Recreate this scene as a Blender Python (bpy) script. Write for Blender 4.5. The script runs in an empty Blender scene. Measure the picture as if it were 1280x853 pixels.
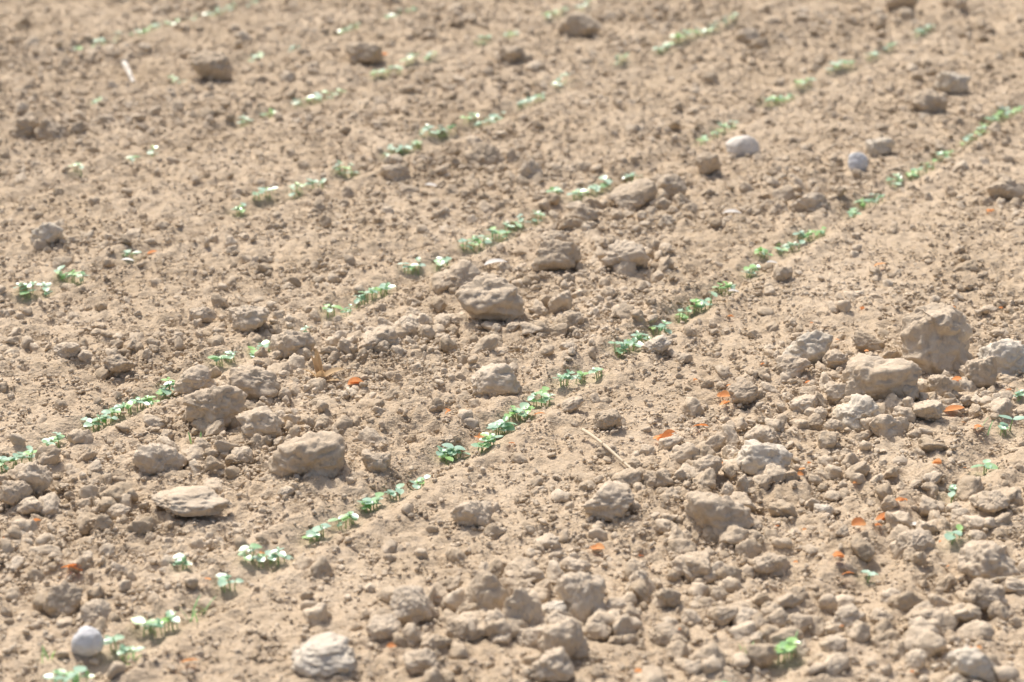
import bpy, math, random
import numpy as np
from mathutils import Vector, Matrix, Euler, noise as mn

random.seed(7); rng=np.random.default_rng(7)
scene=bpy.context.scene
H=1.6; F=2600.0; HOR=941.0
P=math.atan(HOR/F); cP,sP=math.cos(P),math.sin(P)
Y0,Y1=2.45,9.6

# ---- survey helper: metres on the field for a point measured in the photograph
def gp(u,v):
    dx=u-640.0; dy=426.5-v
    X=dx; Y=dy*sP+F*cP; Z=dy*cP-F*sP
    t=-H/Z
    return X*t,Y*t
def ppm(v): return (v+515.0)*cP/H

# ---- row direction
AZ=math.atan(1700/math.sqrt(HOR*HOR+F*F))
rd=np.array([math.sin(AZ),math.cos(AZ)]); rn=np.array([math.cos(AZ),-math.sin(AZ)])
ax,ay=gp(560,575)
W_A=ax*rn[0]+ay*rn[1]
def lat(x,y): return x*rn[0]+y*rn[1]-W_A
def lw(u,v):
    a=gp(u,v); return lat(*a)
ROWW=[0.0,lw(520,345),lw(500,195),lw(390,128),lw(320,72),lw(180,40),lw(1085,722)]

# ---- noise
T=rng.random((256,256)).astype(np.float32)*2-1
def vn(x,y,s,ox=0.0,oy=0.0):
    x=x*s+ox+1000; y=y*s+oy+1000
    xi=np.floor(x).astype(np.int64); yi=np.floor(y).astype(np.int64)
    fx=x-xi; fy=y-yi
    fx=fx*fx*fx*(fx*(fx*6-15)+10); fy=fy*fy*fy*(fy*(fy*6-15)+10)
    a=T[xi&255,yi&255];b=T[(xi+1)&255,yi&255];c=T[xi&255,(yi+1)&255];d=T[(xi+1)&255,(yi+1)&255]
    return (a*(1-fx)+b*fx)*(1-fy)+(c*(1-fx)+d*fx)*fy
def rough(x,y):
    """cloddiness 0..1: fine tilled soil along the drilled rows, clods between"""
    w=lat(x,y)
    r=np.ones_like(w)
    for i,wr in enumerate(ROWW):
        r=np.minimum(r,1-0.85*np.exp(-((w-wr-0.02)/0.075)**2))
    r=np.minimum(r,1-0.88*np.exp(-((w-0.17)/0.15)**2))
    r=r*(0.78+0.45*vn(x,y,2.3,5,9))
    return np.clip(r,0.08,1)
def height(x,y):
    x=np.asarray(x,dtype=np.float64); y=np.asarray(y,dtype=np.float64)
    r=rough(x,y)
    w=lat(x,y)
    h=0.010*vn(x,y,2.1)+0.009*vn(x,y,6.3,3,1)*r+0.010*vn(x,y,15,7,2)*r
    h=h+(0.004+0.006*r)*(1-2*np.abs(vn(x,y,33,1,8)))*0.8
    h=h+(0.003+0.003*r)*vn(x,y,70,4,4)+0.0028*vn(x,y,125,9,2)
    for wr in ROWW:
        h=h-0.013*np.exp(-((w-wr)/0.03)**2)+0.009*np.exp(-((np.abs(w-wr)-0.065)/0.025)**2)
    return h

# ---- materials
def nodes(m):
    m.use_nodes=True; nt=m.node_tree; return nt,nt.nodes,nt.links
def soil_mat(name,dark,mid,light,bump=1.0,rnd=0.35,crumb=False):
    m=bpy.data.materials.new(name); nt,N,L=nodes(m)
    b=N['Principled BSDF']; b.inputs['Roughness'].default_value=1.0
    b.inputs['Specular IOR Level'].default_value=0.1
    geo=N.new('ShaderNodeNewGeometry')
    def nz(s,d=4,r=0.6):
        n=N.new('ShaderNodeTexNoise'); n.inputs['Scale'].default_value=s
        n.inputs['Detail'].default_value=d; n.inputs['Roughness'].default_value=r
        L.new(geo.outputs['Position'],n.inputs['Vector']); return n
    a=nz(3,1); c=nz(50,4,0.75)
    oi=N.new('ShaderNodeObjectInfo')
    def math_(op,x,y,z=None):
        q=N.new('ShaderNodeMath'); q.operation=op
        for i,v in enumerate((x,y,z)):
            if v is None: continue
            if isinstance(v,(int,float)): q.inputs[i].default_value=v
            else: L.new(v,q.inputs[i])
        return q.outputs[0]
    s=math_('MULTIPLY',a.outputs['Fac'],0.4)
    s=math_('MULTIPLY_ADD',c.outputs['Fac'],0.75,s)
    s=math_('MULTIPLY_ADD',oi.outputs['Random'],rnd,s)
    s=math_('SUBTRACT',s,0.075+rnd*0.5)
    cr=N.new('ShaderNodeValToRGB'); e=cr.color_ramp.elements
    e[0].position=0.3; e[0].color=(*dark,1); e[1].position=0.75; e[1].color=(*light,1)
    k=e.new(0.5); k.color=(*mid,1)
    L.new(s,cr.inputs[0]); L.new(cr.outputs[0],b.inputs['Base Color'])
    b1=N.new('ShaderNodeBump'); b1.inputs['Strength'].default_value=0.75*bump; b1.inputs['Distance'].default_value=0.0045
    n1=nz(170,3,0.7)
    if crumb:
        vo=N.new('ShaderNodeTexVoronoi'); vo.inputs['Scale'].default_value=150; vo.inputs['Randomness'].default_value=1
        wv=N.new('ShaderNodeVectorMath'); wv.operation='MULTIPLY_ADD'
        L.new(n1.outputs['Color'],wv.inputs[0]); wv.inputs[1].default_value=(.006,.006,.006); L.new(geo.outputs['Position'],wv.inputs[2])
        L.new(wv.outputs[0],vo.inputs['Vector'])
        hh=math_('MULTIPLY_ADD',vo.outputs['Distance'],-0.8,n1.outputs['Fac'])
        L.new(hh,b1.inputs['Height'])
    else: L.new(n1.outputs['Fac'],b1.inputs['Height'])
    L.new(b1.outputs[0],b.inputs['Normal'])
    return m
M_ground=soil_mat('dry_tilled_soil',(0.41,0.32,0.22),(0.51,0.41,0.295),(0.61,0.505,0.38),rnd=0.0,crumb=True)
M_clod=soil_mat('dry_clod_soil',(0.43,0.345,0.245),(0.545,0.45,0.335),(0.66,0.565,0.44),rnd=0.3)
M_big=soil_mat('weathered_clod',(0.45,0.365,0.265),(0.565,0.47,0.355),(0.67,0.58,0.46),rnd=0.2)
M_pale=soil_mat('pale_clod',(0.53,0.46,0.36),(0.63,0.56,0.455),(0.73,0.67,0.57),bump=0.8,rnd=0.1)
M_white=soil_mat('pale_limestone',(0.55,0.50,0.43),(0.65,0.60,0.53),(0.74,0.70,0.63),bump=0.4,rnd=0.1)
M_grey=soil_mat('grey_flint',(0.42,0.42,0.42),(0.64,0.64,0.64),(0.82,0.82,0.81),bump=0.3,rnd=0.1)

def leaf_mat(name,c1,c2,rough_=0.35,trans=0.35,spec=0.7,coat=0.0):
    m=bpy.data.materials.new(name); nt,N,L=nodes(m)
    b=N['Principled BSDF']; out=N['Material Output']
    b.inputs['Roughness'].default_value=rough_; b.inputs['Specular IOR Level'].default_value=spec
    b.inputs['Coat Weight'].default_value=coat; b.inputs['Coat Roughness'].default_value=0.35
    at=N.new('ShaderNodeAttribute'); at.attribute_name='tone'
    g=N.new('ShaderNodeNewGeometry'); n=N.new('ShaderNodeTexNoise'); n.inputs['Scale'].default_value=130
    L.new(g.outputs['Position'],n.inputs['Vector'])
    ad=N.new('ShaderNodeMath'); ad.operation='MULTIPLY_ADD'; ad.inputs[1].default_value=0.5
    L.new(n.outputs['Fac'],ad.inputs[0]); L.new(at.outputs['Fac'],ad.inputs[2])
    sb=N.new('ShaderNodeMath'); sb.operation='SUBTRACT'; sb.inputs[1].default_value=0.25; sb.use_clamp=True
    L.new(ad.outputs[0],sb.inputs[0])
    mx=N.new('ShaderNodeMix'); mx.data_type='RGBA'; mx.inputs[6].default_value=(*c1,1); mx.inputs[7].default_value=(*c2,1)
    L.new(sb.outputs[0],mx.inputs[0]); L.new(mx.outputs[2],b.inputs['Base Color'])
    tr=N.new('ShaderNodeBsdfTranslucent'); L.new(mx.outputs[2],tr.inputs['Color'])
    ms=N.new('ShaderNodeMixShader'); ms.inputs[0].default_value=trans
    L.new(b.outputs[0],ms.inputs[1]); L.new(tr.outputs[0],ms.inputs[2]); L.new(ms.outputs[0],out.inputs[0])
    return m
M_leaf=leaf_mat('seedling_leaf',(0.38,0.60,0.45),(0.36,0.64,0.18),0.33,0.28,1.0,1.0)  # first tone pale bluish green: sky sheen on the leaves put into base colour
M_stem=leaf_mat('seedling_stem',(0.36,0.52,0.24),(0.48,0.60,0.30),0.5,0.2,0.4)
M_orange=leaf_mat('dry_orange_leaf',(0.78,0.31,0.11),(0.88,0.48,0.22),0.7,0.3,0.2)
M_straw=leaf_mat('dry_straw',(0.55,0.42,0.26),(0.78,0.68,0.52),0.7,0.1,0.2)

# ---- ground sheet
def axis(lo,hi,step,far,grow=1.35):
    c=list(np.arange(lo,hi,step))
    l=[];s=step;p=lo
    while p>-far:
        s*=grow;p-=s;l.append(p)
    r=[];s=step;p=c[-1]
    while p<far:
        s*=grow;p+=s;r.append(p)
    return np.array(l[::-1]+c+r)
xs=axis(-2.9,3.0,0.006,600)
yc=[Y0]
while yc[-1]<Y1: yc.append(yc[-1]+0.005+0.0010*(yc[-1]-Y0))
l=[];s=0.006;p=Y0
while p>-600: s*=1.35;p-=s;l.append(p)
r=[];s=0.012;p=yc[-1]
while p<900: s*=1.3;p+=s;r.append(p)
ys=np.array(l[::-1]+yc+r)
GX,GY=np.meshgrid(xs,ys)
GZ=height(GX,GY)
nx,ny=len(xs),len(ys)
co=np.stack([GX,GY,GZ],-1).reshape(-1,3).astype(np.float32)
ii=np.arange(nx*ny).reshape(ny,nx)
q=np.stack([ii[:-1,:-1],ii[:-1,1:],ii[1:,1:],ii[1:,:-1]],-1).reshape(-1,4)
def mk(name,co,faces,mats,smooth=True,midx=None,k=4):
    me=bpy.data.meshes.new(name); me.vertices.add(len(co)); me.vertices.foreach_set('co',np.asarray(co,np.float32).ravel())
    me.loops.add(faces.size); me.loops.foreach_set('vertex_index',faces.ravel().astype(np.int32))
    me.polygons.add(len(faces)); me.polygons.foreach_set('loop_start',np.arange(0,faces.size,k,dtype=np.int32))
    me.polygons.foreach_set('use_smooth',np.full(len(faces),smooth))
    if midx is not None: me.polygons.foreach_set('material_index',np.asarray(midx,np.int32))
    me.update(calc_edges=True)
    for m in mats: me.materials.append(m)
    return me
def add(name,me,loc=(0,0,0)):
    o=bpy.data.objects.new(name,me); o.location=loc; scene.collection.objects.link(o); return o
add('ground',mk('ground',co,q,[M_ground]))
del co,q,GX,GY,GZ,ii

# ---- seedlings
class MB:
    def __init__(s): s.v=[];s.f=[];s.m=[];s.t=[];s.n=0
    def grid(s,g,mi,tone):
        a,b=g.shape[:2]; s.v.append(g.reshape(-1,3)); 
        i=np.arange(a*b).reshape(a,b)+s.n
        q=np.stack([i[:-1,:-1],i[:-1,1:],i[1:,1:],i[1:,:-1]],-1).reshape(-1,4)
        s.f.append(q); s.m+= [mi]*len(q); s.t+=[tone]*(a*b); s.n+=a*b
    def build(s,name,mats):
        me=mk(name,np.concatenate(s.v),np.concatenate(s.f),mats,midx=s.m)
        at=me.attributes.new('tone','FLOAT','POINT'); at.data.foreach_set('value',np.array(s.t,np.float32))
        return add(name,me)
R=random.Random(3)
def leaf(mb,base,az,L,W,pitch,curl,mi,tone,notch=0.0,roll=0.0,cup=0.35):
    nu,nv=9,5; g=np.zeros((nu,nv,3))
    for i in range(nu):
        t=i/(nu-1)
        wid=W*0.5*(math.sin(math.pi*min(1,t**0.8*0.97+0.015))**0.62 if 0<t<1 else 0.05)
        l=L*t
        for j in range(nv):
            q=j/(nv-1)*2-1
            X=l*math.cos(pitch-curl*t*0.5); Z=l*math.sin(pitch-curl*t*0.5)
            Y=wid*q; Z+=abs(q)**1.6*wid*cup+Y*roll+R.uniform(-1,1)*0.0003
            g[i,j]=(X*math.cos(az)-Y*math.sin(az),X*math.sin(az)+Y*math.cos(az),Z)
    mb.grid(g+np.array(base),mi,tone)
def tube(mb,pts,r0,r1,mi,tone,seg=6):
    g=[]
    for i,p in enumerate(pts):
        r=r0+(r1-r0)*i/(len(pts)-1)
        d=Vector(pts[min(i+1,len(pts)-1)])-Vector(pts[max(i-1,0)]); d.normalize()
        a=d.orthogonal().normalized(); b=d.cross(a)
        g.append([tuple(Vector(p)+a*r*math.cos(k*2*math.pi/seg)+b*r*math.sin(k*2*math.pi/seg)) for k in range(seg+1)])
    mb.grid(np.array(g),mi,tone)
PL=[]
def plant(mb,x,y,size=1.0):
    PL.append((x,y))
    z=float(height(np.array([x]),np.array([y]))[0])
    hgt=R.uniform(0.012,0.026)*size
    tx,ty=x+R.uniform(-.005,.005),y+R.uniform(-.005,.005)
    tone=R.choice([0.0,0.05,0.2,0.6,1.0])
    tube(mb,[(x,y,z-0.008),((x*.6+tx*.4),(y*.6+ty*.4),z+hgt*.5),(tx,ty,z+hgt)],0.0014*size,0.001*size,1,0.5)
    az=R.uniform(0,math.pi); L=R.uniform(0.015,0.025)*size; Wd=L*R.uniform(0.65,0.85)
    top=(tx,ty,z+hgt)
    for s_ in (0,1):
        if R.random()<0.05: continue
        leaf(mb,top,az+s_*math.pi+R.uniform(-.35,.35),L*R.uniform(.85,1.1),Wd,R.uniform(-0.1,0.3),R.uniform(0.0,0.5),0,min(1,max(0,tone+R.uniform(-.15,.15))),roll=R.uniform(-.3,.3),cup=.15)
    if R.random()<0.3:
        for s_ in (0,1):
            leaf(mb,(tx,ty,z+hgt+0.002),az+math.pi/2+s_*math.pi+R.uniform(-.3,.3),L*R.uniform(.4,.7),Wd*R.uniform(.4,.75),R.uniform(.3,1.0),R.uniform(.2,.8),0,min(1,tone+.25),roll=R.uniform(-.2,.2))
rows=[
[(68,843,110,838,5),(140,798,165,805,4),(180,778,222,768,7),(228,700,232,704,2),(276,722,292,720,3),(308,692,355,686,9),(388,659,404,654,5),(425,641,442,635,5),(458,623,468,617,5),(488,607,502,605,3),(523,591,527,589,2),(554,557,574,552,7),(598,545,616,541,6),(618,526,632,518,6),(638,508,659,503,7),(668,488,687,485,5),(700,469,708,465,4),(722,462,730,459,3),(748,457,750,456,2),(770,426,792,418,9),(795,410,810,407,5),(820,398,832,402,4),(850,382,860,379,4),(868,374,890,367,7),(898,351,916,349,6),(933,330,943,327,5),(948,312,962,310,4),(974,303,996,297,7),(998,289,1031,282,11),(1063,259,1069,257,3),(1074,244,1102,239,7),(1111,218,1124,214,4),(1138,208,1166,199,8),(1174,188,1188,185,4),(1204,174,1230,156,10),(1236,147,1276,128,16)],
[(3,574,8,572,3),(16,568,24,566,3),(38,562,38,562,2),(61,545,74,540,5),(114,520,139,511,8),(142,506,164,500,8),(174,494,188,488,5),(199,479,220,474,6),(248,461,252,459,2),(271,442,294,437,6),(314,432,339,419,6),(374,407,382,403,3),(408,378,418,376,3),(435,379,437,378,2),(444,364,458,361,5),(466,356,484,349,6),(507,329,524,325,6),(546,319,560,315,5),(579,300,604,293,9),(608,288,632,282,7),(633,274,656,268,6),(670,261,674,259,3),(693,235,699,232,4),(716,233,746,228,8),(753,222,761,219,4),(786,212,794,210,4),(876,169,884,166,3),(892,160,918,150,7),(958,125,992,114,12),(998,104,1012,100,5),(1036,84,1064,75,9),(1086,66,1096,61,4),(1109,54,1117,50,4),(1146,38,1166,30,8)],
[(26,356,40,354,4),(56,353,60,351,2),(76,336,104,340,8),(159,312,167,311,3),(298,260,306,256,4),(318,246,341,239,6),(364,233,376,229,4),(391,224,400,222,3),(422,209,442,205,7),(483,189,494,185,4),(499,183,526,175,9),(529,166,562,157,10),(582,147,594,143,5),(598,147,628,139,9),(648,128,662,122,5),(670,119,680,115,3),(694,103,706,97,4),(768,77,782,71,5),(823,59,834,54,5),(844,49,870,40,10),(872,39,896,31,8),(906,25,920,19,4)],
[(95,211,99,209,2),(163,191,168,189,2),(190,185,190,185,2),(301,149,309,145,3),(334,137,346,133,3),(370,124,392,117,6),(396,117,424,110,8),(464,89,502,81,9),(508,75,521,70,5),(533,68,543,64,4),(599,49,612,43,4),(631,41,644,36,4),(682,18,706,10,7),(723,6,736,1,5)],
[(118,123,124,121,4),(215,97,225,94,3),(314,67,326,63,5),(365,54,372,52,2),(425,36,446,30,7),(484,20,500,15,6),(508,12,520,8,4)],
[(86,58,98,54,4),(119,48,131,44,4),(143,42,148,40,2),(169,39,196,31,9),(209,26,222,22,4),(236,21,244,18,3),(261,12,294,3,9),(310,2,322,0,3)],
[(905,848,905,848,1),(973,803,990,798,5),(1083,704,1087,702,2),(1188,606,1192,604,2),(1186,671,1202,666,3),(1228,578,1232,576,2),(1248,531,1262,524,4),(1272,492,1278,488,2)]]
for ri,row in enumerate(rows):
    mb=MB()
    for (u1,v1,u2,v2,n) in row:
        n=int(math.ceil(n*(1.15 if ri<6 else 1)))
        for k in range(n):
            t=(k+0.5)/n; j=2.0 if v1>200 else 1.0
            e=2 if ri<6 else 0
            u=u1-e+(u2-u1+2*e)*t+R.uniform(-j,j); v=v1+e*.5+(v2-v1-e)*t+R.uniform(-j,j)
            vb=v+0.022*ppm(v)
            px,py=gp(u,vb); plant(mb,px,py,R.uniform(0.75,1.2))
    for base,sgn in ((row[0],-1),(row[-1],1)):
        bx,by=gp(base[0],base[1]+15)
        d=0.08
        while d<1.6:
            d+=R.choice([0.04,0.06,0.05,0.2])
            px,py=bx+rd[0]*d*sgn,by+rd[1]*d*sgn
            if py<Y0 or py>Y1: continue
            yy=py*cP+H*sP; up=px/yy*F; vv_=(py*sP-H*cP)/yy*F
            if abs(up)<645 and abs(vv_)<432: continue
            plant(mb,px,py,R.uniform(.8,1.15))
    mb.build('seedling_row',[M_leaf,M_stem])
# thin grass weeds
mb=MB()
for (u,v,n) in [(163,825,6),(243,775,4),(255,765,3),(245,560,4),(985,812,4),(930,825,3),(1225,548,3),(60,830,3)]:
    bx,by=gp(u,v)
    for k in range(n):
        x=bx+R.uniform(-.012,.012);y=by+R.uniform(-.012,.012); z=float(height(np.array([x]),np.array([y]))[0])
        leaf(mb,(x,y,z-.003),R.uniform(0,6.28),R.uniform(.025,.05),.0035,R.uniform(.9,1.5),R.uniform(0,.8),0,R.uniform(.5,1))
mb.build('grass_weeds',[M_leaf])
# occupancy grid so loose clods do not bury the plants
occ=np.zeros((700,760),bool)
for (x,y) in PL:
    i=int((x+3.5)/0.01); j=int((y-2.2)/0.01)
    occ[max(0,i-2):i+3,max(0,j-4):j+2]=True
def free(x,y,grow=0):
    i=np.clip(((x+3.5)/0.01).astype(int),0,699); j=np.clip(((y-2.2)/0.01).astype(int),0,759)
    return ~occ[i,j]

# ---- clod shapes
import bmesh
_ico={}
def ico(sub):
    if sub not in _ico:
        bm=bmesh.new(); bmesh.ops.create_icosphere(bm,subdivisions=sub,radius=1)
        bm.verts.ensure_lookup_table()
        v=np.array([x.co[:] for x in bm.verts]); f=np.array([[a.index for a in p.verts] for p in bm.faces]); bm.free()
        _ico[sub]=(v,f)
    return _ico[sub]
def shape(sub,seed,planes=9,amp=0.16,fq=1.6,detail=0.05,taper=0.0,round_=0.0,kk=13.0,flat=None):
    rr=np.random.default_rng(seed); v,f=ico(sub)
    n=rr.normal(size=(planes,3)); n/=np.linalg.norm(n,axis=1)[:,None]
    d=rr.uniform(0.5,0.9,planes)
    dots=v@n.T
    cand=np.where(dots>0.05,d/np.maximum(dots,0.05),9)
    allc=np.concatenate([cand,np.ones((len(v),1))],1)
    r_=-np.log(np.exp(-kk*allc).sum(1))/kk+0.04
    r_=r_*(1-round_)+0.85*round_
    off=Vector(rr.uniform(-50,50,3))
    out=v*r_[:,None]
    if flat is not None:
        z=out[:,2]; out[:,2]=np.where(z>flat,flat+(z-flat)*0.15,z)
    for i in range(len(out)):
        p=Vector(v[i])
        a=mn.fractal(p*fq+off,0.9,2.1,3)*amp
        if detail>0 and sub>=3:
            a+=mn.fractal(p*fq*4.2+off,0.7,2.1,4)*detail*1.6
            a-=max(0,0.12-abs(mn.noise(p*fq*1.7-off)))*detail*5
        out[i]*=(1+a)
    if taper:
        z=out[:,2:3]; out[:,:2]*=(1-taper*np.clip(z*1.3,-1,1))
    return out,f

def proto_col(name,n,fn):
    c=bpy.data.collections.new(name)
    for i in range(n):
        v,f=fn(i)
        c.objects.link(bpy.data.objects.new(name+'_shape_%02d'%i,mk(name,v,f,[M_clod],k=3)))
    return c
def clump(i):
    rr=np.random.default_rng(900+i); V=[];Fc=[];o=0
    for j in range(9):
        v,f=shape(2,1000+i*20+j,planes=7,amp=0.3,detail=0,fq=1.3)
        s=0.17*(1-rr.random())**(-1/2.2); s=min(s,0.5); v=v*s*np.array([1,rr.uniform(.6,1),rr.uniform(.5,.9)])
        a=rr.uniform(0,6.28); Rr=rr.uniform(0.0,2.4)
        v=v+np.array([Rr*math.cos(a),Rr*math.sin(a),s*rr.uniform(-0.2,0.45)])
        V.append(v);Fc.append(f+o);o+=len(v)
    return np.concatenate(V),np.concatenate(Fc)
C_clump=proto_col('crumb_cluster',20,clump)
C_small=proto_col('small_clod',24,lambda i:shape(3,100+i,planes=8,amp=0.26,fq=1.6,detail=0.07))
C_med=proto_col('medium_clod',24,lambda i:shape(4,300+i,planes=10,amp=0.25,fq=1.5,detail=0.07,kk=10))

def scatter(name,col,pts,rot,scl):
    n=len(pts); me=bpy.data.meshes.new(name); me.vertices.add(n); me.vertices.foreach_set('co',pts.astype(np.float32).ravel())
    for nm,arr in (('i_rot',rot),('i_scale',scl)):
        at=me.attributes.new(nm,'FLOAT_VECTOR','POINT'); at.data.foreach_set('vector',arr.astype(np.float32).ravel())
    at=me.attributes.new('i_idx','INT','POINT'); at.data.foreach_set('value',rng.integers(0,len(col.objects),n).astype(np.int32))
    me.update()
    o=add(name,me)
    ng=bpy.data.node_groups.new(name,'GeometryNodeTree')
    ng.interface.new_socket('Geometry',in_out='INPUT',socket_type='NodeSocketGeometry')
    ng.interface.new_socket('Geometry',in_out='OUTPUT',socket_type='NodeSocketGeometry')
    N=ng.nodes;L=ng.links
    gi=N.new('NodeGroupInput');go=N.new('NodeGroupOutput')
    ip=N.new('GeometryNodeInstanceOnPoints'); ci=N.new('GeometryNodeCollectionInfo')
    ci.inputs['Collection'].default_value=col; ci.inputs['Separate Children'].default_value=True; ci.inputs['Reset Children'].default_value=True
    def att(nm,t):
        a=N.new('GeometryNodeInputNamedAttribute'); a.data_type=t; a.inputs['Name'].default_value=nm; return a.outputs['Attribute']
    L.new(gi.outputs[0],ip.inputs['Points']); L.new(ci.outputs[0],ip.inputs['Instance'])
    ip.inputs['Pick Instance'].default_value=True
    L.new(att('i_idx','INT'),ip.inputs['Instance Index'])
    L.new(att('i_rot','FLOAT_VECTOR'),ip.inputs['Rotation'])
    L.new(att('i_scale','FLOAT_VECTOR'),ip.inputs['Scale'])
    L.new(ip.outputs[0],go.inputs[0])
    md=o.modifiers.new('scatter','NODES'); md.node_group=ng
    return o
def field(n,thr_pow,keep_far=1.0,base=0.15):
    hwm=0.5+0.30*Y1
    y=rng.uniform(Y0,Y1,n); x=rng.uniform(-1,1,n)*hwm
    k=np.abs(x)<0.5+0.30*y; x=x[k];y=y[k]
    r=rough(x,y)
    clus=np.clip(0.48+0.9*vn(x,y,3.7,11,3)+0.5*vn(x,y,9,2,13),0,1)
    p=(base+(1-base)*r**thr_pow*clus)*np.interp(y,[3,9],[1,keep_far])
    k=(rng.random(len(x))<p)&free(x,y)
    return x[k],y[k]
x,y=field(115000,1.0,0.4,0.5)
n=len(x); s=rng.uniform(0.007,0.014,n)
scatter('soil_crumbs',C_clump,np.stack([x,y,height(x,y)+0.001],1),np.stack([rng.normal(0,.1,n),rng.normal(0,.1,n),rng.uniform(0,6.28,n)],1),np.repeat(s[:,None],3,1))
x,y=field(115000,1.3,0.6,0.16)
n=len(x); s=0.0048*(1-rng.random(n))**(-1/2.4); s=np.minimum(s,0.017)
sc=s[:,None]*rng.uniform(0.7,1.3,(n,3)); sc[:,2]*=0.9
scatter('small_soil_clods',C_small,np.stack([x,y,height(x,y)+s*0.2],1),rng.uniform(0,6.28,(n,3))*np.array([0.12,0.12,1]),sc)
x,y=field(10000,1.9,0.75,0.03)
# clods gathered in heaps
HEAP=[(1080,500,110,50,100),(1190,480,60,40,35),(650,775,110,45,95),(880,600,100,50,55),(790,260,120,60,55),(1150,780,110,50,60),(280,550,150,50,50),(600,400,130,40,50),(930,780,110,50,45),(60,620,60,50,25),(1180,160,100,60,30),(420,440,90,30,20),(1150,640,100,40,40),(60,160,70,25,20),(460,75,80,25,20)]
hx=[];hy=[]
for (u,v,a,b,n) in HEAP:
    for k in range(n):
        xx,yy=gp(u+random.gauss(0,a*.65),v+random.gauss(0,b*.65)); hx.append(xx);hy.append(yy)
hx=np.array(hx);hy=np.array(hy);k=free(hx,hy);hx=hx[k];hy=hy[k]
n=len(x); s=0.012*(1-rng.random(n))**(-1/2.9); s=np.minimum(s,0.030)
s=np.concatenate([s,rng.uniform(0.011,0.028,len(hx))]); x=np.concatenate([x,hx]);y=np.concatenate([y,hy]); n=len(x)
sc=s[:,None]*rng.uniform(0.75,1.35,(n,3)); sc[:,2]*=0.8
scatter('medium_soil_clods',C_med,np.stack([x,y,height(x,y)+s*0.25],1),rng.uniform(0,6.28,(n,3))*np.array([0.1,0.1,1]),sc)

# ---- individually placed clods and stones (u,v centre, w,h in photo px, kind)
B=[(1008,437,62,42,'p'),(1255,450,66,55,'p'),(1222,472,46,46,'c'),(1100,485,92,52,'c'),(1045,452,34,26,'c'),(1075,520,56,36,'p'),(1085,428,42,30,'c'),
(990,462,42,28,'c'),(1160,520,40,32,'c'),(1178,488,38,32,'c'),(1130,500,34,30,'c'),(1050,495,40,28,'c'),(1110,535,46,30,'c'),(1005,505,36,24,'c'),(930,495,40,24,'c'),
(515,762,56,50,'c'),(612,748,62,66,'c'),(655,768,58,62,'c'),(726,750,62,62,'c'),(692,765,38,36,'p'),(700,805,56,58,'c'),(663,797,42,34,'c'),(655,717,48,34,'c'),
(527,828,46,34,'c'),(546,806,38,24,'c'),(800,728,40,34,'c'),(833,795,42,32,'c'),(690,842,54,30,'c'),(865,705,50,32,'c'),(770,760,40,34,'c'),(480,790,44,30,'c'),(575,790,34,30,'c'),
(900,645,84,42,'c'),(760,630,62,46,'c'),(955,572,70,54,'p'),(950,545,40,24,'c'),(385,575,92,62,'c'),(325,540,56,44,'c'),(270,518,74,52,'c'),(200,575,64,42,'c'),
(612,385,82,52,'c'),(570,352,60,38,'c'),(620,480,62,32,'c'),(695,325,60,30,'c'),(780,320,56,46,'c'),(727,268,42,32,'c'),(790,245,60,36,'c'),(838,235,40,34,'c'),(928,185,42,22,'w'),
(885,208,30,30,'c'),(1072,206,24,24,'g'),(1100,187,36,20,'p'),(663,212,30,30,'c'),(605,195,50,24,'c'),(495,215,36,26,'c'),(65,163,42,38,'c'),(35,160,40,28,'c'),(265,92,52,24,'c'),
(455,70,46,30,'c'),(305,45,22,16,'p'),(725,38,52,22,'c'),(640,75,32,22,'c'),(1190,110,42,22,'p'),(1255,240,46,32,'c'),(150,455,38,26,'c'),(310,405,52,26,'c'),(365,437,58,30,'c'),(320,490,64,26,'c'),
(245,482,52,30,'c'),(80,750,46,46,'c'),(110,812,38,36,'g'),(45,605,44,46,'c'),(85,438,36,24,'c'),(60,303,40,18,'p'),(253,393,32,20,'c'),(1230,745,52,40,'c'),(1215,838,62,36,'p'),(1140,680,52,30,'c'),
(1235,712,76,22,'c'),(820,435,36,20,'p'),(590,645,52,22,'c'),(1160,135,44,26,'c'),(1010,258,46,22,'c'),(690,300,36,20,'c'),(1030,630,24,18,'p'),(1125,8,40,24,'c'),(935,50,30,18,'c'),
(20,620,40,34,'c'),(120,770,38,26,'c'),(470,590,36,24,'c'),(960,700,40,26,'c'),(1060,770,44,28,'c'),(1150,800,46,30,'c'),(905,770,40,28,'c'),(760,530,36,20,'c'),(1240,640,40,26,'c'),(720,710,38,26,'c'),(880,590,44,26,'c'),(820,600,36,24,'c'),(475,430,52,24,'c'),(510,410,40,22,'c'),(700,380,30,28,'c'),(150,640,30,24,'c')]
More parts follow.
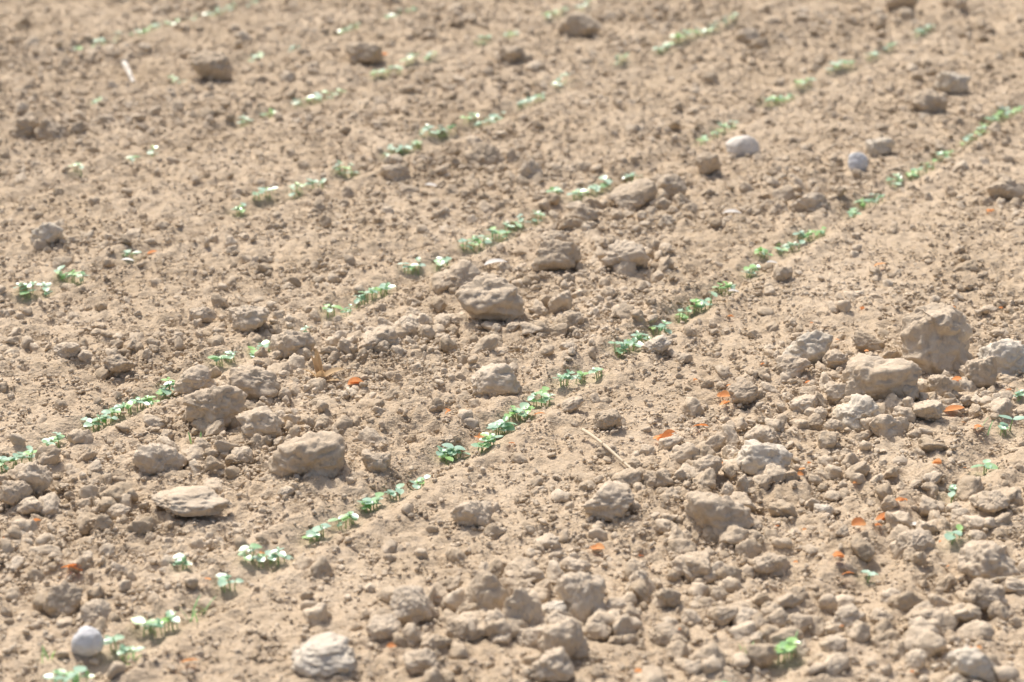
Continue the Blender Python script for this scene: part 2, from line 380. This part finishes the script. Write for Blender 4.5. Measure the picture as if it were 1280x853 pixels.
def place(u,v,w,hh,kind,seed,name=None,sub=5,tilt=.25,Hx=None,**kw):
    sc=ppm(v); vb=v+0.28*hh
    x,y=gp(u,vb)
    Wm=w/sc/2*1.05; Hm=max(0.5*Wm*2,(hh-0.3*w)/0.93/sc)/2*1.2
    if Hx: Hm=Hx/2
    kk=dict(planes=10,amp=0.24,fq=1.35,detail=0.06,kk=10)
    if kind in 'gw': kk=dict(planes=6,amp=0.12,fq=1.0,detail=0.01,round_=0.5)
    kk.update(kw)
    vv,f=shape(sub,seed,**kk)
    rr=random.Random(seed)
    a=rr.uniform(0,6.28); Rm=np.array(Euler((rr.uniform(-tilt,tilt),rr.uniform(-tilt,tilt),a)).to_matrix())
    vv=vv@Rm.T
    ext=(vv.max(0)-vv.min(0))/2; vv=vv-(vv.max(0)+vv.min(0))/2
    vv=vv/ext*np.array([Wm,Wm*rr.uniform(0.75,0.95),Hm*1.25])
    mat={'c':M_big,'p':M_pale,'g':M_grey,'w':M_white}[kind]
    nm=name or {'c':'soil_clod','p':'weathered_clod','g':'flint_stone','w':'pale_stone'}[kind]
    z=float(height(np.array([x]),np.array([y]))[0])
    return add(nm,mk(nm,vv,f,[mat],k=3),(x,y,z+Hm*0.68))
for i,(u,v,w,hh,k) in enumerate(B):
    place(u,v,w,hh,k,5000+i)
place(240,638,102,26,'c',6201,name='flat_soil_slab',Hx=0.034,tilt=0.08)
place(405,824,80,40,'p',6202,name='weathered_clod',Hx=0.045,tilt=0.08)

# the big upright clod: a lumpy truncated cone, lofted in rings with 3-D noise
def stump(u,v,wpx):
    sc=ppm(v); x,y=gp(u,v); z=float(height(np.array([x]),np.array([y]))[0])
    Rb=wpx/sc/2; Hh=0.150; nr,ns=70,150; V=[]
    for i in range(nr):
        t=i/(nr-1)
        for j in range(ns):
            a=2*math.pi*j/ns; c,s=math.cos(a),math.sin(a)
            if t<0.7:
                h=t/0.7; r=Rb*(1.0-0.42*h**0.75); zz=Hh*h
            else:
                h=(t-0.7)/0.3; r=Rb*0.58*(1-h); zz=Hh*(1+0.03*math.sin(h*3)) 
            e=1 if t<0.7 else max(0,1-(t-0.7)/0.3)
            # rounded rim
            zz-=Hh*0.10*math.exp(-((t-0.7)/0.06)**2)
            p=Vector((c*r,s*r*0.85,zz))
            f1=mn.fractal(p*13+Vector((3,7,1)),0.9,2.0,3); f2=mn.fractal(p*42,0.8,2.1,4)
            cr=max(0,0.16-abs(mn.noise(Vector((p.x*22,p.y*22,p.z*9)))))
            dr=f1*0.022+f2*0.006-cr*0.05
            q=p+Vector((c,s,0))*dr*e+Vector((0,0,1))*(f2*0.005+mn.noise(p*18)*0.012*min(1,t*1.4))
            V.append((q.x,q.y,q.z-0.02))
    ii=np.arange(nr*ns).reshape(nr,ns); jj=np.roll(ii,-1,axis=1)
    qf=np.stack([ii[:-1],jj[:-1],jj[1:],ii[1:]],-1).reshape(-1,4)
    add('upright_clod_stump',mk('upright_clod_stump',np.array(V),qf,[M_big]),(x,y,z))
stump(1167,455,112)

# ---- dry orange leaf fragments
mb=MB()
O=[(835,553,26),(872,540,18),(820,552,12),(905,497,14),(912,490,10),(1185,523,24),(1100,655,18),(1070,670,16),(1173,595,12),(238,843,22),(545,757,20),(745,685,14),(95,717,22),(5,675,16),(45,660,14),(447,483,20),(480,70,14),(187,322,12),(1235,270,10),(258,740,12),(1100,340,10),(1048,710,14),(675,525,14),(600,545,10),(1225,550,12),(800,850,18),(330,700,10),(1000,595,10),(1215,170,8),(560,530,8),(640,560,8),(1195,490,12),(1125,640,12),(1085,695,12),(65,572,10),(490,820,10),(1060,722,10),(1010,480,10),(905,508,10),(998,602,8),(1095,668,10),(1185,480,9),(1170,500,8)]
for k in range(45):
    u=R.uniform(800,1275); v=R.uniform(350,850); O.append((u,v,R.uniform(3,8)))
for (u,v,w) in O:
    x,y=gp(u,v); s=w/ppm(v)
    z=float(height(np.array([x]),np.array([y]))[0])
    for k in range(R.choice([1,2,2])):
        az=R.uniform(-.6,.6)+R.choice([0,math.pi])
        leaf(mb,(x-math.cos(az)*s*.5+R.uniform(-.3,.3)*s,y-math.sin(az)*s*.5,z+0.011),az,s*1.1,s*R.uniform(.4,.65),R.uniform(0,.5),R.uniform(.1,1.4),0,R.uniform(0,1),roll=R.uniform(-.9,.9))
mb.build('dry_orange_leaf_fragments',[M_orange])

# ---- straw stalks
def gz(x,y): return float(height(np.array([x]),np.array([y]))[0])
def stalk(name,u1,v1,u2,v2,r,lift1=0.012,lift2=0.012,mat=M_straw):
    mb=MB(); a=gp(u1,v1+lift1*ppm(v1));b=gp(u2,v2+lift2*ppm(v2))
    pts=[]
    za=gz(*a)+lift1; zb=gz(*b)+lift2
    for i in range(9):
        t=i/8; pts.append((a[0]+(b[0]-a[0])*t,a[1]+(b[1]-a[1])*t+math.sin(t*3)*0.002,za+(zb-za)*t+0.003*math.sin(t*5)))
    tube(mb,pts,r,r*0.6,0,0.7,8)
    for k in (3,6):
        p=Vector(pts[k]); tube(mb,[tuple(p-Vector((.002,0,0))),tuple(p),tuple(p+Vector((.002,0,0)))],r*1.3,r*1.2,0,0.3,8)
    mb.build(name,[mat])
stalk('straw_stalk',728,536,797,586,0.0038,0.020,0.018)
stalk('dry_stick',156,74,167,103,0.011,0.045,0.006,leaf_mat('bleached_wood',(.6,.55,.46),(.78,.73,.65),.7,.0,.2))
stalk('straw_stalk',915,575,925,560,0.0022,0.010,0.03)
stalk('straw_stalk',1225,735,1280,722,0.003,0.014,0.014)
mb=MB(); x,y=gp(400,478); z=gz(x,y)
for az,L_,W_,p_,c_ in [(1.9,.07,.018,1.35,.3),(0.15,.06,.016,.9,.9),(3.0,.045,.02,1.1,.9),(4.6,.04,.02,1.2,.5),(-.4,.05,.012,.45,.5),(2.4,.06,.014,1.5,.7)]:
    leaf(mb,(x+R.uniform(-.004,.004),y,z-.004),az,L_,W_,p_,c_,0,R.uniform(.1,.6),roll=.4)
tube(mb,[(x,y,z-.01),(x+.002,y,z+.03),(x-.004,y,z+.06)],.004,.002,0,.3)
mb.build('dry_husk',[leaf_mat('dry_husk_fibre',(.58,.41,.23),(.74,.57,.36),.7,.25,.2)])
mb=MB()
for (u,v,w) in [(620,332,30),(915,268,24),(1147,657,22),(880,625,12),(917,366,14),(965,330,14),(160,335,18),(540,232,20)]:
    x,y=gp(u,v); s=w/ppm(v)
    leaf(mb,(x-s*.5,y,gz(x,y)+.012),R.uniform(-.4,.4),s,s*.5,R.uniform(.1,.35),.5,0,R.uniform(.6,1))
mb.build('pale_shell_chips',[leaf_mat('chip_pale',(.5,.46,.4),(.68,.66,.62),.6,.05,.3)])

# ---- light
sv=Vector((-0.5,0.86,0)).normalized(); el=math.radians(56)
sun_dir=Vector((sv.x*math.cos(el),sv.y*math.cos(el),math.sin(el)))
sl=bpy.data.lights.new('sun','SUN'); sl.energy=3.7; sl.angle=math.radians(1.5); sl.color=(1,0.94,0.86)
so=bpy.data.objects.new('sun',sl); so.rotation_euler=(-sun_dir).to_track_quat('-Z','Y').to_euler(); scene.collection.objects.link(so); so.location=(0,0,5)
w=bpy.data.worlds.new('World'); scene.world=w; w.use_nodes=True
N=w.node_tree.nodes; L=w.node_tree.links
sk=N.new('ShaderNodeTexSky'); sk.sky_type='NISHITA'; sk.sun_disc=False; sk.sun_elevation=el; sk.sun_rotation=math.atan2(sv.x,sv.y); sk.dust_density=6
L.new(sk.outputs[0],N['Background'].inputs[0]); N['Background'].inputs[1].default_value=0.15
scene.view_settings.view_transform='Standard'; scene.view_settings.look='None'; scene.view_settings.exposure=0

cam=bpy.data.cameras.new('camera'); cam.sensor_width=36; cam.lens=F/1280*36; cam.clip_end=3000; cam.clip_start=0.05
cam.dof.use_dof=True; cam.dof.focus_distance=4.3; cam.dof.aperture_fstop=3.2
co_=bpy.data.objects.new('camera',cam); co_.location=(0,0,H); co_.rotation_euler=(math.pi/2-P,0,0); scene.collection.objects.link(co_)
scene.camera=co_
